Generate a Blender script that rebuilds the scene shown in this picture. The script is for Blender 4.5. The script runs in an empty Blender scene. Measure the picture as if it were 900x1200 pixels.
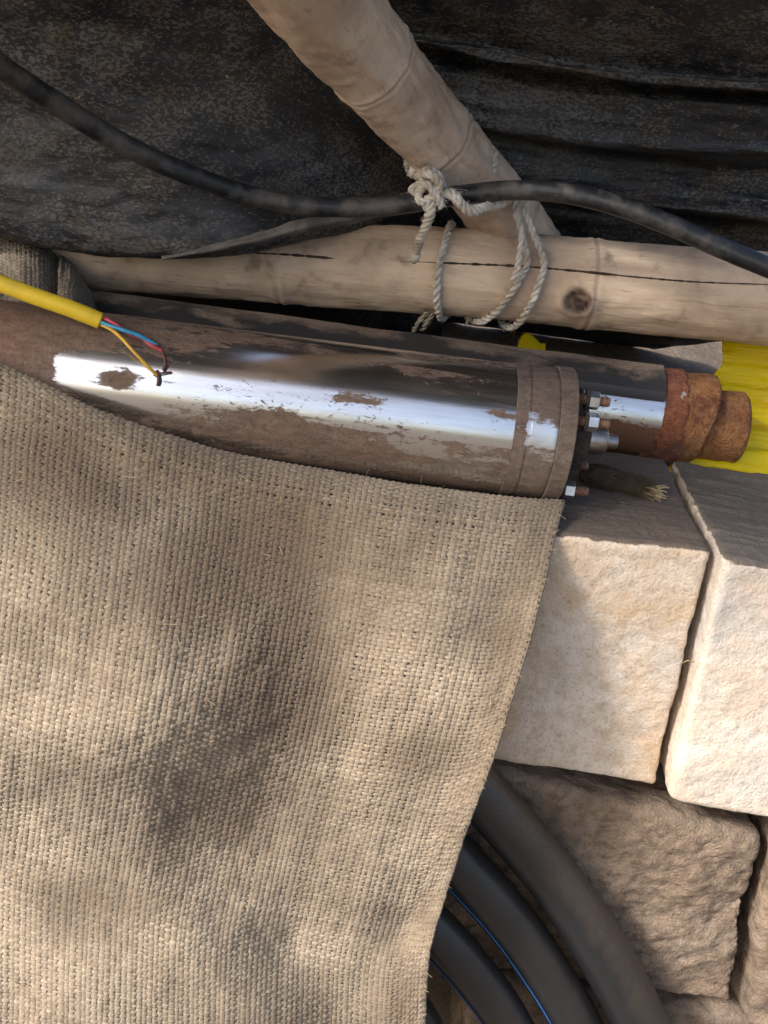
import bpy, math, random
import numpy as np
from mathutils import Matrix, Vector

R = math.radians
random.seed(7)
rng = np.random.default_rng(7)
scene = bpy.context.scene
COL = scene.collection

# ------------------------------------------------------------------ camera
CAM_C = np.array([0.10, -1.00, 0.50]); PITCH, ROLL, FOV = 26.0, 7.5, 56.0
_p, _r = R(PITCH), R(ROLL)
FPX = 600 / math.tan(R(FOV) / 2)
_fw = np.array([0, math.cos(_p), -math.sin(_p)]); _u0 = np.array([0, math.sin(_p), math.cos(_p)]); _x0 = np.array([1., 0, 0])
_rt = _x0 * math.cos(_r) + _u0 * math.sin(_r); _up = _u0 * math.cos(_r) - _x0 * math.sin(_r)
cd = bpy.data.cameras.new('camera'); cam = bpy.data.objects.new('camera', cd); COL.objects.link(cam)
cd.sensor_fit = 'VERTICAL'; cd.angle = R(FOV); cd.clip_start = 0.02; cd.clip_end = 500
cam.matrix_world = Matrix(((_rt[0], _up[0], -_fw[0], CAM_C[0]), (_rt[1], _up[1], -_fw[1], CAM_C[1]),
                           (_rt[2], _up[2], -_fw[2], CAM_C[2]), (0, 0, 0, 1)))
scene.camera = cam

# ------------------------------------------------------------------ light
SUN_AZ_LEFT, SUN_EL = 57.0, 38.0      # sun is in front-left of the wall (behind the camera's left shoulder)
to_sun = Vector((-math.sin(R(SUN_AZ_LEFT)) * math.cos(R(SUN_EL)), -math.cos(R(SUN_AZ_LEFT)) * math.cos(R(SUN_EL)), math.sin(R(SUN_EL))))
sd = bpy.data.lights.new('sun', 'SUN'); sd.energy = 3.7; sd.angle = R(11.0); sd.color = (1.0, 0.965, 0.935)
sun = bpy.data.objects.new('sun', sd); COL.objects.link(sun)
sun.rotation_euler = to_sun.to_track_quat('Z', 'Y').to_euler()
world = bpy.data.worlds.new('World'); scene.world = world; world.use_nodes = True
wn = world.node_tree; bg = wn.nodes['Background']; sky = wn.nodes.new('ShaderNodeTexSky')
sky.sky_type = 'NISHITA'; sky.sun_disc = False; sky.sun_elevation = R(SUN_EL)
sky.sun_rotation = math.atan2(to_sun.x, to_sun.y)
sky.dust_density = 4.0; sky.air_density = 1.0; sky.ozone_density = 0.5
wn.links.new(sky.outputs[0], bg.inputs[0]); bg.inputs[1].default_value = 0.15
vs = scene.view_settings; vs.view_transform = 'Standard'; vs.look = 'None'; vs.exposure = 0.88; vs.gamma = 1.0; vs.use_curve_mapping = False
scene.render.engine = 'CYCLES'


def ray(px, py):
    return _fw + _rt * (px - 450) / FPX - _up * (py - 600) / FPX


def at(px, py, Y):                                    # the place at distance-from-wall Y that the photograph shows at px, py
    d = ray(px, py); return CAM_C + d * (Y - CAM_C[1]) / d[1]


def atz(px, py, z):
    d = ray(px, py); return CAM_C + d * (z - CAM_C[2]) / d[2]


# ------------------------------------------------------------------ numpy noise
def _hash(ix, iy, iz, s):
    h = (ix * 374761393 + iy * 668265263 + iz * 2147483647 + s * 1274126177) & 0xFFFFFFFF
    h = ((h ^ (h >> 13)) * 1274126177) & 0xFFFFFFFF
    h = (h ^ (h >> 16)) & 0xFFFFFFFF
    return h / 4294967295.0 * 2 - 1


def vnoise(P, s=0):
    P = np.asarray(P, float); i = np.floor(P).astype(np.int64); f = P - i; f = f * f * f * (f * (f * 6 - 15) + 10)
    r = 0
    for dx in (0, 1):
        for dy in (0, 1):
            for dz in (0, 1):
                w = (f[..., 0] if dx else 1 - f[..., 0]) * (f[..., 1] if dy else 1 - f[..., 1]) * (f[..., 2] if dz else 1 - f[..., 2])
                r = r + w * _hash(i[..., 0] + dx, i[..., 1] + dy, i[..., 2] + dz, s)
    return r


def fbm(P, scale=1.0, octv=4, s=0, gain=0.5):
    P = np.asarray(P, float) * scale; a, t, r = 1.0, 0.0, 0.0
    for k in range(octv):
        r = r + a * vnoise(P, s + 17 * k); t += a; a *= gain; P = P * 2.03 + 11.3
    return r / t


def sstep(a, b, x):
    t = np.clip((x - a) / (b - a), 0, 1); return t * t * (3 - 2 * t)


# ------------------------------------------------------------------ mesh helpers
def mesh_obj(name, verts, faces, mat, parent=None, smooth=True, attrs=None):
    me = bpy.data.meshes.new(name)
    verts = np.asarray(verts, float)
    if isinstance(faces, np.ndarray):
        n = faces.shape[1]; me.vertices.add(len(verts)); me.vertices.foreach_set('co', verts.ravel())
        me.loops.add(faces.size); me.loops.foreach_set('vertex_index', faces.ravel().astype(np.int32))
        me.polygons.add(len(faces)); me.polygons.foreach_set('loop_start', np.arange(0, faces.size, n, dtype=np.int32))
        me.update(calc_edges=True)
    else:
        me.from_pydata([tuple(v) for v in verts], [], [tuple(f) for f in faces])
    me.polygons.foreach_set('use_smooth', [smooth] * len(me.polygons))
    for k, v in (attrs or {}).items():
        a = me.attributes.new(k, 'FLOAT', 'POINT'); a.data.foreach_set('value', np.asarray(v, np.float32).ravel())
    me.materials.append(mat); me.validate(); me.update()
    o = bpy.data.objects.new(name, me); COL.objects.link(o)
    if parent: o.parent = parent; o.matrix_parent_inverse = Matrix.Identity(4); o.location = -Vector(parent['base'])if 'base' in parent else Vector((0,0,0))
    return o


def tag(o, label=None, cat=None, group=None, kind=None):
    for k, v in (('label', label), ('category', cat), ('group', group), ('kind', kind)):
        if v: o[k] = v
    return o


def empty(name, loc, label, cat, group=None):
    o = bpy.data.objects.new(name, None); COL.objects.link(o); o.location = loc; o['base'] = tuple(loc); o.empty_display_size = .02
    return tag(o, label, cat, group)


def basis(t, n):                                       # Catmull-Rom basis rows for t in [0, n-1]
    t = np.clip(np.asarray(t, float), 0, n - 1 - 1e-9); i = np.floor(t).astype(int); f = t - i
    B = np.zeros((len(t), n)); w = [(-f + 2 * f**2 - f**3) / 2, (2 - 5 * f**2 + 3 * f**3) / 2, (f + 4 * f**2 - 3 * f**3) / 2, (-f**2 + f**3) / 2]
    r = np.arange(len(t))
    for k in range(4):
        j = i + k - 1
        lo = j < 0; hi = j > n - 1; ok = ~(lo | hi)
        B[r[ok], j[ok]] += w[k][ok]
        B[r[lo], 0] += 2 * w[k][lo]; B[r[lo], 1] -= w[k][lo]
        B[r[hi], n - 1] += 2 * w[k][hi]; B[r[hi], n - 2] -= w[k][hi]
    return B


def spline(P, m):
    P = np.asarray(P, float); return basis(np.linspace(0, len(P) - 1, m), len(P)) @ P


def surf(CP, tu, tv):                                  # CP[row, col, 3]
    CP = np.asarray(CP, float)
    return np.einsum('ia,abk,jb->ijk', basis(tv, CP.shape[0]), CP, basis(tu, CP.shape[1]))


def grid_faces(m, n, off=0, wrap=False):
    i = np.arange(m - 1)[:, None]; nn = n if wrap else n - 1; j = np.arange(nn)[None, :]; j2 = (j + 1) % n
    a = i * n + j; b = i * n + j2; c = (i + 1) * n + j2; d = (i + 1) * n + j
    return np.stack([a, b, c, d], -1).reshape(-1, 4) + off


def normals(S):
    du = np.gradient(S, axis=1); dv = np.gradient(S, axis=0); n = np.cross(du, dv)
    return n / (np.linalg.norm(n, axis=-1, keepdims=True) + 1e-12)


def sheet(name, CP, nu, nv, mat, parent=None, disp=None, thick=0.002, attrs=None):
    S = surf(CP, np.linspace(0, len(CP[0]) - 1, nu), np.linspace(0, len(CP) - 1, nv))
    N = normals(S)
    if disp is not None: S = S + N * disp(S)[..., None]; N = normals(S)
    V = np.concatenate([S.reshape(-1, 3), (S + N * thick).reshape(-1, 3)]); k = nu * nv
    F = grid_faces(nv, nu); F2 = grid_faces(nv, nu, k)[:, ::-1]
    b = np.concatenate([np.arange(nu), np.arange(1, nv) * nu + nu - 1, (nv - 1) * nu + np.arange(nu - 2, -1, -1), np.arange(nv - 2, 0, -1) * nu])
    b2 = np.roll(b, -1); E = np.stack([b2, b, b + k, b2 + k], -1)
    return mesh_obj(name, V, np.concatenate([F, F2, E]), mat, parent), S, N


def frames(P):
    P = np.asarray(P, float); T = np.gradient(P, axis=0); T /= np.linalg.norm(T, axis=1, keepdims=True) + 1e-12
    ref = np.array([0, 0, 1.]) if abs(T[0, 2]) < .9 else np.array([1., 0, 0])
    N = np.zeros_like(P); n = ref - T[0] * (ref @ T[0]); N[0] = n / np.linalg.norm(n)
    for i in range(1, len(P)):
        n = N[i - 1] - T[i] * (N[i - 1] @ T[i]); N[i] = n / np.linalg.norm(n)
    return T, N, np.cross(T, N)


def tube(P, rad, ring=16, cap=True, wob=None):
    P = np.asarray(P, float); m = len(P); rad = np.broadcast_to(np.asarray(rad, float), (m,))
    T, N, B = frames(P); a = np.linspace(0, 2 * math.pi, ring, endpoint=False)
    V = P[:, None] + rad[:, None, None] * (N[:, None] * np.cos(a)[None, :, None] + B[:, None] * np.sin(a)[None, :, None])
    if wob is not None:
        d = V - P[:, None]; V = V + d / (np.linalg.norm(d, axis=-1, keepdims=True) + 1e-12) * wob(V, a)[..., None]
    V = V.reshape(-1, 3); F = [tuple(f) for f in grid_faces(m, ring, 0, True)]
    if cap:
        F.append(tuple(range(ring))[::-1]); F.append(tuple((m - 1) * ring + k for k in range(ring)))
    return V, F


class MB:
    def __init__(s): s.V = []; s.F = []; s.n = 0
    def add(s, V, F):
        V = np.asarray(V, float); s.V.append(V); s.F += [tuple(int(i) + s.n for i in f) for f in F]; s.n += len(V); return s
    def build(s, name, mat, parent=None, smooth=True, attrs=None):
        return mesh_obj(name, np.concatenate(s.V), s.F, mat, parent, smooth, attrs)


def lathe(A, D, prof, ring=96, dense=None, wob=None, th0=0.0):
    """rings about the axis from A along unit D; prof = [(distance, radius)...]; theta 0 faces -Y, +90 faces up"""
    D = np.asarray(D, float); D = D / np.linalg.norm(D); up = np.array([0, 0, 1.]); up = up - D * (up @ D); up /= np.linalg.norm(up)
    fr = np.cross(up, D)
    if fr[1] > 0: fr = -fr
    th = np.linspace(0, 2 * math.pi, ring, endpoint=False) + th0
    prof = np.array(prof, float)
    if dense:
        out = [prof[0]]
        for a, b in zip(prof[:-1], prof[1:]):
            k = max(1, int(abs(b[0] - a[0]) / dense)); out += [a + (b - a) * (i + 1) / k for i in range(k)]
        prof = np.array(out)
    dirs = fr[None] * np.cos(th)[:, None] + up[None] * np.sin(th)[:, None]
    r = prof[:, 1][:, None] * np.ones(ring)
    if wob is not None: r = r + wob(prof[:, 0][:, None], th[None, :]) * (r > 1e-4)
    V = (np.asarray(A)[None, None] + D[None, None] * prof[:, 0][:, None, None] + dirs[None] * r[..., None])
    ax = np.repeat(prof[:, 0], ring); an = np.tile(th, len(prof))
    return V.reshape(-1, 3), grid_faces(len(prof), ring, 0, True), ax, an


def hard(o, ang=35):
    me = o.data
    for p in me.polygons: p.use_smooth = True
    me.set_sharp_from_angle(angle=R(ang))
    return o


# ------------------------------------------------------------------ materials
class NT:
    def __init__(s, name):
        s.m = bpy.data.materials.new(name); s.m.use_nodes = True; s.t = s.m.node_tree; s.b = s.t.nodes['Principled BSDF']; s.o = s.t.nodes['Material Output']
        s.tc = s.n('ShaderNodeTexCoord')
    def n(s, k, **kw):
        x = s.t.nodes.new(k)
        for a, v in kw.items(): setattr(x, a, v)
        return x
    def l(s, a, b): s.t.links.new(a, b)
    def val(s, sock, v):
        if isinstance(v, bpy.types.NodeSocket): s.l(v, sock)
        else: sock.default_value = v
    def map(s, scale=(1, 1, 1), loc=(0, 0, 0), rot=(0, 0, 0), src=None):
        x = s.n('ShaderNodeMapping'); x.inputs['Scale'].default_value = scale; x.inputs['Location'].default_value = loc; x.inputs['Rotation'].default_value = rot
        s.l(src or s.tc.outputs['Object'], x.inputs[0]); return x.outputs[0]
    def noise(s, scale, detail=6, rough=.55, vec=None, dist=0.0):
        x = s.n('ShaderNodeTexNoise'); x.inputs['Scale'].default_value = scale; x.inputs['Detail'].default_value = detail
        x.inputs['Roughness'].default_value = rough; x.inputs['Distortion'].default_value = dist
        s.l(vec or s.tc.outputs['Object'], x.inputs['Vector']); return x.outputs['Fac']
    def vor(s, scale, feature='F1', vec=None, rand=1.0):
        x = s.n('ShaderNodeTexVoronoi', feature=feature); x.inputs['Scale'].default_value = scale; x.inputs['Randomness'].default_value = rand
        s.l(vec or s.tc.outputs['Object'], x.inputs['Vector']); return x.outputs['Distance']
    def ramp(s, fac, stops, interp='LINEAR'):
        x = s.n('ShaderNodeValToRGB'); x.color_ramp.interpolation = interp; e = x.color_ramp.elements
        while len(e) < len(stops): e.new(.5)
        for el, (p, c) in zip(e, stops):
            el.position = p; el.color = (c, c, c, 1) if not isinstance(c, tuple) else (*c, 1)
        s.l(fac, x.inputs[0]); return x.outputs[0]
    def mix(s, f, a, b, mode='MIX'):
        x = s.n('ShaderNodeMix', data_type='RGBA', blend_type=mode)
        s.val(x.inputs[0], f)
        for i, v in ((6, a), (7, b)):
            if isinstance(v, tuple): x.inputs[i].default_value = (*v, 1)
            else: s.l(v, x.inputs[i])
        return x.outputs[2]
    def math(s, op, a, b=0.0, c=0.0):
        x = s.n('ShaderNodeMath', operation=op); s.val(x.inputs[0], a); s.val(x.inputs[1], b); s.val(x.inputs[2], c); return x.outputs[0]
    def attr(s, name):
        x = s.n('ShaderNodeAttribute', attribute_name=name); return x.outputs['Fac']
    def bump(s, h, strength=.5, dist=.002, normal=None):
        x = s.n('ShaderNodeBump'); x.inputs['Strength'].default_value = strength; x.inputs['Distance'].default_value = dist
        s.l(h, x.inputs['Height'])
        if normal is not None: s.l(normal, x.inputs['Normal'])
        return x.outputs[0]
    def fin(s, color=None, rough=None, metal=None, normal=None, **kw):
        if color is not None:
            if isinstance(color, tuple): s.b.inputs['Base Color'].default_value = (*color, 1)
            else: s.l(color, s.b.inputs['Base Color'])
        for k, v in (('Roughness', rough), ('Metallic', metal)):
            if v is not None: s.val(s.b.inputs[k], v)
        if normal is not None: s.l(normal, s.b.inputs['Normal'])
        for k, v in kw.items(): s.val(s.b.inputs[k.replace('_', ' ')], v)
        return s.m


def M_stone(name, light, mid, dark, dusty, seed=0., dustk=1.0, coarse=0.5, bumpd=.003):
    t = NT(name); v = t.map(loc=(seed, seed * .7, seed * .3))
    n1 = t.noise(9, 5, .65, v, .4); n2 = t.noise(60, 6, .65, v); n3 = t.noise(260, 3, .6, v); n0 = t.noise(5, 4, .6, t.map(loc=(seed + 5, 2, 7)))
    c = t.mix(t.ramp(n1, [(.38, 0.), (.60, 1.)]), mid, light)
    c = t.mix(t.ramp(n0, [(.50, 0.), (.68, .55)]), c, tuple(sum(dark) / 3 * 1.15 for _ in range(3)))
    c = t.mix(t.ramp(n2, [(.46, 0.), (.68, coarse)]), c, dark)
    c = t.mix(t.ramp(n3, [(.30, .45), (.48, 0.)]), c, tuple(x * .55 for x in dark))
    geo = t.n('ShaderNodeNewGeometry'); sx = t.n('ShaderNodeSeparateXYZ'); t.l(geo.outputs['Normal'], sx.inputs[0])
    d = t.ramp(t.math('ADD', sx.outputs[2], t.math('MULTIPLY', t.math('SUBTRACT', n2, .5), .9)), [(.42, 0.), (.62, dustk)])
    dust = t.mix(t.ramp(n3, [(.35, 0.), (.6, 1.)]), tuple(x * .72 for x in dusty), dusty)
    c = t.mix(d, c, dust)
    h = t.math('ADD', n2, t.math('MULTIPLY', n3, .5))
    return t.fin(c, .93, 0., t.bump(h, .9, bumpd))


def M_tarp():
    t = NT('black_plastic_sheet')
    v = t.map(scale=(1, 1, 1.5))
    big = t.noise(3.2, 4, .6); mid = t.noise(16, 5, .65, v)
    spk = t.noise(290, 3, .65, t.map(scale=(.6, 1, 1.1), rot=(0, .35, 0)), .3)
    area = t.ramp(t.math('ADD', big, t.math('MULTIPLY', mid, .9)), [(.80, 0.), (1.15, 1.)])
    sp = t.ramp(t.math('ADD', spk, t.math('MULTIPLY', area, .13)), [(.595, 0.), (.665, 1.)])
    hue = t.noise(22, 3)
    dirt = t.mix(t.ramp(hue, [(.38, 0.), (.62, 1.)]), (.13, .095, .065), (.14, .145, .15))
    film = t.mix(t.ramp(mid, [(.45, 0.), (.75, .6)]), (.009, .011, .015), (.044, .036, .023))
    c = t.mix(t.math('MULTIPLY', sp, .55), film, dirt)
    sm = t.ramp(t.noise(5, 6, .7, t.map(scale=(.6, 1, 1.4), loc=(7, 3, 1))), [(.56, 0.), (.76, .8)])
    c = t.mix(sm, c, (.085, .092, .105))
    big2 = t.noise(150, 3, .6, t.map(scale=(.6, 1, 1.1), rot=(0, .35, 0)), .5)
    c = t.mix(t.ramp(big2, [(.68, 0.), (.74, .7)]), c, (.30, .24, .17))
    rg = t.ramp(mid, [(.35, .38), (.65, .75)])
    h = t.math('ADD', t.math('MULTIPLY', spk, .6), t.math('MULTIPLY', mid, 1.5))
    return t.fin(c, rg, 0., t.bump(h, .5, .003))


def M_wood(name, light, mid, dirt, rot, seed=0.):
    t = NT(name)
    v = t.map(scale=(1, 1, 1), rot=rot, loc=(seed, seed, seed))
    vs_ = t.n('ShaderNodeMapping'); vs_.inputs['Scale'].default_value = (.12, 1, 1); t.l(v, vs_.inputs[0]); st = vs_.outputs[0]
    g = t.noise(70, 6, .65, st); b = t.noise(7, 4, .6, v); f = t.noise(180, 4, .6, st); p = t.noise(28, 5, .6, v)
    c = t.mix(t.ramp(g, [(.35, 0.), (.65, 1.)]), mid, light)
    c = t.mix(t.ramp(b, [(.42, 0.), (.62, .85)]), c, dirt)
    c = t.mix(t.ramp(p, [(.60, 0.), (.72, .65)]), c, tuple(x * .5 for x in dirt))
    c = t.mix(t.ramp(f, [(.28, .5), (.40, 0.)]), c, tuple(x * .4 for x in dirt))
    cr = t.attr('mark')
    c = t.mix(cr, c, (.04, .018, .016))
    return t.fin(c, .8, 0., t.bump(t.math('ADD', t.math('ADD', g, f), p), .6, .0025))


def M_metal(name, mud=(.185, .143, .11), mud2=(.070, .051, .040), rust=(.18, .075, .035), base_r=.11):
    t = NT(name)
    v = t.map(scale=(.42, 1.0, 1.0)); vl = t.map(scale=(.07, 1, 1))
    n1 = t.noise(30, 10, .74, v, .35); n2 = t.noise(120, 6, .75, v); n3 = t.noise(300, 3, .6); st = t.noise(120, 5, .65, vl); sm = t.noise(9, 4, .6, v)
    cov = t.attr('cover'); rr = t.attr('rust')
    m = t.math('ADD', t.math('MULTIPLY', n1, .50), t.math('ADD', t.math('MULTIPLY', n2, .34), t.math('MULTIPLY', st, .22)))
    m = t.math('ADD', m, t.math('SUBTRACT', cov, .5))
    mask = t.math('MAXIMUM', t.ramp(m, [(.512, 0.), (.572, 1.)]), t.ramp(t.math('ADD', t.noise(160, 7, .8, t.map(scale=(.45, 1, 1), loc=(3, 3, 3)), .6), t.math('ADD', t.math('MULTIPLY', sm, .55), t.math('MULTIPLY', t.math('SUBTRACT', cov, .4), .5))), [(.875, 0.), (.90, 1.)]))
    film = t.math('MULTIPLY', t.ramp(t.math('ADD', t.math('MULTIPLY', sm, .6), t.math('MULTIPLY', st, .5)), [(.42, .04), (.66, .75)]), t.ramp(cov, [(.36, .35), (.50, 1.)]))
    c1 = t.mix(t.ramp(n2, [(.35, 0.), (.65, 1.)]), mud2, mud)
    c1 = t.mix(t.math('MULTIPLY', rr, t.ramp(n1, [(.2, .5), (.6, 1.)])), c1, rust)
    c1 = t.mix(t.ramp(sm, [(.5, 0.), (.75, .6)]), c1, mud2)
    c1 = t.mix(t.ramp(n3, [(.3, .6), (.5, 0.)]), c1, tuple(x * .5 for x in mud2))
    sc = t.noise(700, 2, .5, vl)
    rg = t.math('ADD', base_r, t.math('ADD', t.math('MULTIPLY', film, .20), t.math('MULTIPLY', sc, .10)))
    h = t.math('ADD', t.math('MULTIPLY', mask, .25), t.math('ADD', t.math('MULTIPLY', n3, t.math('MULTIPLY', mask, .8)), t.math('MULTIPLY', st, .10)))
    nb = t.bump(h, .5, .0009); t.fin((.74, .745, .75), rg, 1., t.bump(st, .25, .0003))
    md = t.n('ShaderNodeBsdfPrincipled'); t.l(c1, md.inputs['Base Color']); md.inputs['Roughness'].default_value = .8; t.l(nb, md.inputs['Normal'])
    mx = t.n('ShaderNodeMixShader'); t.l(t.math('MAXIMUM', mask, t.math('MULTIPLY', film, .62)), mx.inputs[0])
    t.l(t.b.outputs[0], mx.inputs[1]); t.l(md.outputs[0], mx.inputs[2]); t.l(mx.outputs[0], t.o.inputs[0]); return t.m


def M_rust(name, a=(.38, .165, .058), b=(.17, .058, .028), c3=(.44, .235, .10), fleck=.0):
    t = NT(name); n1 = t.noise(24, 6, .7); n2 = t.noise(70, 6, .65); n3 = t.noise(300, 3, .6)
    c = t.mix(t.ramp(n1, [(.40, 0.), (.58, 1.)]), b, a)
    c = t.mix(t.ramp(n2, [(.48, 0.), (.68, .8)]), c, c3)
    c = t.mix(t.ramp(n3, [(.32, .6), (.46, 0.)]), c, tuple(x * .4 for x in b))
    if fleck: c = t.mix(t.ramp(t.noise(45, 5, .6, t.map(loc=(3, 1, 2))), [(.66, 0.), (.69, fleck)]), c, (.5, .47, .42))
    return t.fin(c, .85, .1, t.bump(t.math('ADD', t.math('MULTIPLY', n2, 1.6), n3), 1., .0045))


def M_simple(name, col, rough=.5, metal=0., nscale=60, var=.5, bumpd=.0006, dirt=None, **kw):
    t = NT(name); n1 = t.noise(nscale, 5, .6); n2 = t.noise(nscale * 6, 3, .6)
    c = t.mix(t.ramp(n1, [(.3, 0.), (.7, 1.)]), tuple(x * (1 - var) for x in col), col)
    rg = rough
    if dirt:
        mk = t.ramp(t.noise(nscale * .4, 6, .65, t.map(loc=(2, 5, 1))), [(.45, 0.), (.62, dirt[3] if len(dirt) > 3 else .7)])
        c = t.mix(mk, c, tuple(dirt[:3])); rg = t.math('ADD', rough, t.math('MULTIPLY', mk, .35))
    return t.fin(c, rg, metal, t.bump(t.math('ADD', n1, n2), .5, bumpd), **kw)


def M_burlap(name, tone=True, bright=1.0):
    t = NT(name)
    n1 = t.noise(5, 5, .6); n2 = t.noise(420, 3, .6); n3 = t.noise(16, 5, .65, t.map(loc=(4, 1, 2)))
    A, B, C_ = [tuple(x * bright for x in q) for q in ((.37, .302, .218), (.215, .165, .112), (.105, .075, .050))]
    tn = t.attr('tone') if tone else t.noise(90, 2)
    c = t.mix(tn, B, A)
    c = t.mix(t.ramp(n1, [(.42, 0.), (.62, .65)]), c, C_)
    c = t.mix(t.ramp(n3, [(.50, 0.), (.72, .3)]), c, tuple(x * .8 for x in C_))
    c = t.mix(t.ramp(n2, [(.30, .35), (.55, 0.)]), c, tuple(x * .6 for x in C_))
    if tone: c = t.mix(t.attr('stain'), c, (.095, .062, .037))  # brown tint for grime and for the painted fold shade
    h = n2
    return t.fin(c, .95, 0., t.bump(h, .6, .0008), Sheen_Weight=.15)


def M_yellow():
    t = NT('yellow_plastic_sheet'); n = t.noise(30, 4, .6, t.map(scale=(.3, 1, 1)))
    c = t.mix(t.ramp(n, [(.35, 0.), (.7, 1.)]), (.96, .74, .003), (.97, .82, .006))
    p = t.b; t.l(c, p.inputs['Base Color']); p.inputs['Roughness'].default_value = .4
    tr = t.n('ShaderNodeBsdfTranslucent'); t.l(c, tr.inputs[0])
    mx = t.n('ShaderNodeMixShader'); mx.inputs[0].default_value = .42; t.l(p.outputs[0], mx.inputs[1]); t.l(tr.outputs[0], mx.inputs[2])
    t.l(mx.outputs[0], t.o.inputs[0]); return t.m


def M_soil(name, a, b):
    t = NT(name); n = t.noise(6, 6, .65); n2 = t.noise(90, 6, .65)
    c = t.mix(t.ramp(n, [(.35, 0.), (.65, 1.)]), a, b); c = t.mix(t.ramp(n2, [(.4, .5), (.6, 0.)]), c, tuple(x * .5 for x in a))
    return t.fin(c, .95, 0., t.bump(t.math('ADD', n, n2), 1., .006))


def M_guard():
    t = NT('dusty_black_guard'); geo = t.n('ShaderNodeNewGeometry'); sx = t.n('ShaderNodeSeparateXYZ'); t.l(geo.outputs['Normal'], sx.inputs[0])
    n = t.noise(30, 6, .65, t.map(scale=(.4, 1, 1))); n2 = t.noise(300, 3)
    k = t.ramp(t.math('ADD', sx.outputs[2], t.math('MULTIPLY', t.math('SUBTRACT', n, .5), .6)), [(.90, .06), (1.02, 1.)])
    c = t.mix(k, (.022, .024, .027), t.mix(t.ramp(n2, [(.3, 0.), (.6, 1.)]), (.13, .095, .07), (.22, .165, .125)))
    return t.fin(c, t.math('ADD', t.math('MULTIPLY', k, .4), .42), 0., t.bump(t.math('ADD', n, n2), .5, .0008))


def M_hose(name, kd):
    t = NT(name); geo = t.n('ShaderNodeNewGeometry'); sx = t.n('ShaderNodeSeparateXYZ'); t.l(geo.outputs['Normal'], sx.inputs[0])
    n = t.noise(18, 6, .65); n2 = t.noise(300, 3)
    k = t.ramp(t.math('ADD', sx.outputs[2], t.math('MULTIPLY', t.math('SUBTRACT', n, .5), .5)), [(.05, .05), (.85, .85 * kd)])
    c = t.mix(k, (.012, .014, .018), t.mix(t.ramp(n2, [(.3, 0.), (.6, 1.)]), (.06, .042, .028), (.11, .08, .055)))
    return t.fin(c, t.math('ADD', t.math('MULTIPLY', k, .35), .27), 0., t.bump(t.math('ADD', n, n2), .3, .0006))


MT = dict(
    tarp=M_tarp(),
    stone_a=M_stone('cream_stone', (.66, .58, .49), (.56, .405, .26), (.40, .28, .175), (.125, .096, .076), 0.),
    stone_b=M_stone('pale_stone', (.66, .60, .52), (.62, .50, .39), (.47, .38, .30), (.145, .122, .10), 3.),
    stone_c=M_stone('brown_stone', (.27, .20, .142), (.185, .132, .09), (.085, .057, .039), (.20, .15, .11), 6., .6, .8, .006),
    pole=M_wood('weathered_pole_wood', (.72, .56, .41), (.60, .44, .31), (.41, .295, .21), (0, 0, 0)),
    rafter=M_wood('dusty_rafter_wood', (.62, .49, .385), (.53, .405, .31), (.38, .27, .20), tuple(Vector((.62, 1.25, -.80)).rotation_difference(Vector((1, 0, 0))).to_euler('XYZ')), 2.),
    steel=M_metal('stained_stainless_steel'),
    steel2=M_metal('rust_streaked_steel', mud=(.27, .14, .08), mud2=(.14, .065, .04)),
    collar=M_metal('muddy_collar_steel', mud=(.19, .155, .125), mud2=(.085, .066, .054), base_r=.25),
    rust=M_rust('orange_rust'), rust2=M_rust('flaking_dark_rust', (.30, .10, .045), (.13, .055, .045), (.38, .16, .075), .9),
    darkrust=M_rust('dark_grimy_metal', (.07, .05, .04), (.035, .026, .022), (.11, .075, .055)),
    guard=M_guard(),
    nut=M_simple('bright_zinc', (.72, .73, .75), .32, 1., 90, .25, .0004, (.3, .2, .14, .3)),
    stud=M_simple('rusty_stud', (.34, .20, .14), .6, .5, 120, .5, .0006),
    shaft=M_simple('brushed_shaft_steel', (.46, .43, .40), .28, 1., 60, .3, .0004, (.12, .08, .06, .5)),
    cable=M_simple('black_rubber_cable', (.020, .022, .026), .36, 0., 60, .5, .0010, (.13, .115, .10, .6)),
    hose=M_hose('black_polythene_hose', .4), hose_dusty=M_hose('dusty_polythene_hose', 1.),
    bluestripe=M_simple('blue_stripe', (.04, .19, .58), .35, 0., 40, .4, .0002),
    rope=M_simple('white_cotton_rope', (.74, .70, .62), .95, 0., 60, .45, .0015, (.33, .26, .19, .75)),
    rope2=M_simple('grubby_twine', (.38, .33, .23), .9, 0., 40, .3, .001),
    ycable=M_simple('yellow_cable_sheath', (.86, .60, .035), .42, 0., 45, .15, .0004, (.45, .30, .07, .35)),
    wred=M_simple('red_wire', (.62, .07, .10), .4, 0.), wblue=M_simple('blue_wire', (.04, .33, .58), .4, 0.),
    wyel=M_simple('amber_wire', (.72, .42, .04), .4, 0.), wbrown=M_simple('tarnished_copper', (.12, .055, .035), .6, .3),
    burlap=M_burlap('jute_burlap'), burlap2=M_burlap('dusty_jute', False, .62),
    yellow=M_yellow(),
    soil=M_soil('damp_soil', (.10, .075, .055), (.17, .13, .095)), ground=M_soil('dry_earth', (.12, .095, .07), (.17, .14, .105)),
    straw=M_simple('dry_straw', (.52, .40, .22), .8, 0., 80, .3), fibre=M_simple('brown_fibre', (.085, .058, .034), .9, 0., 80, .5),
    chip=M_simple('light_chip', (.6, .55, .45), .8, 0.),
)

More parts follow.
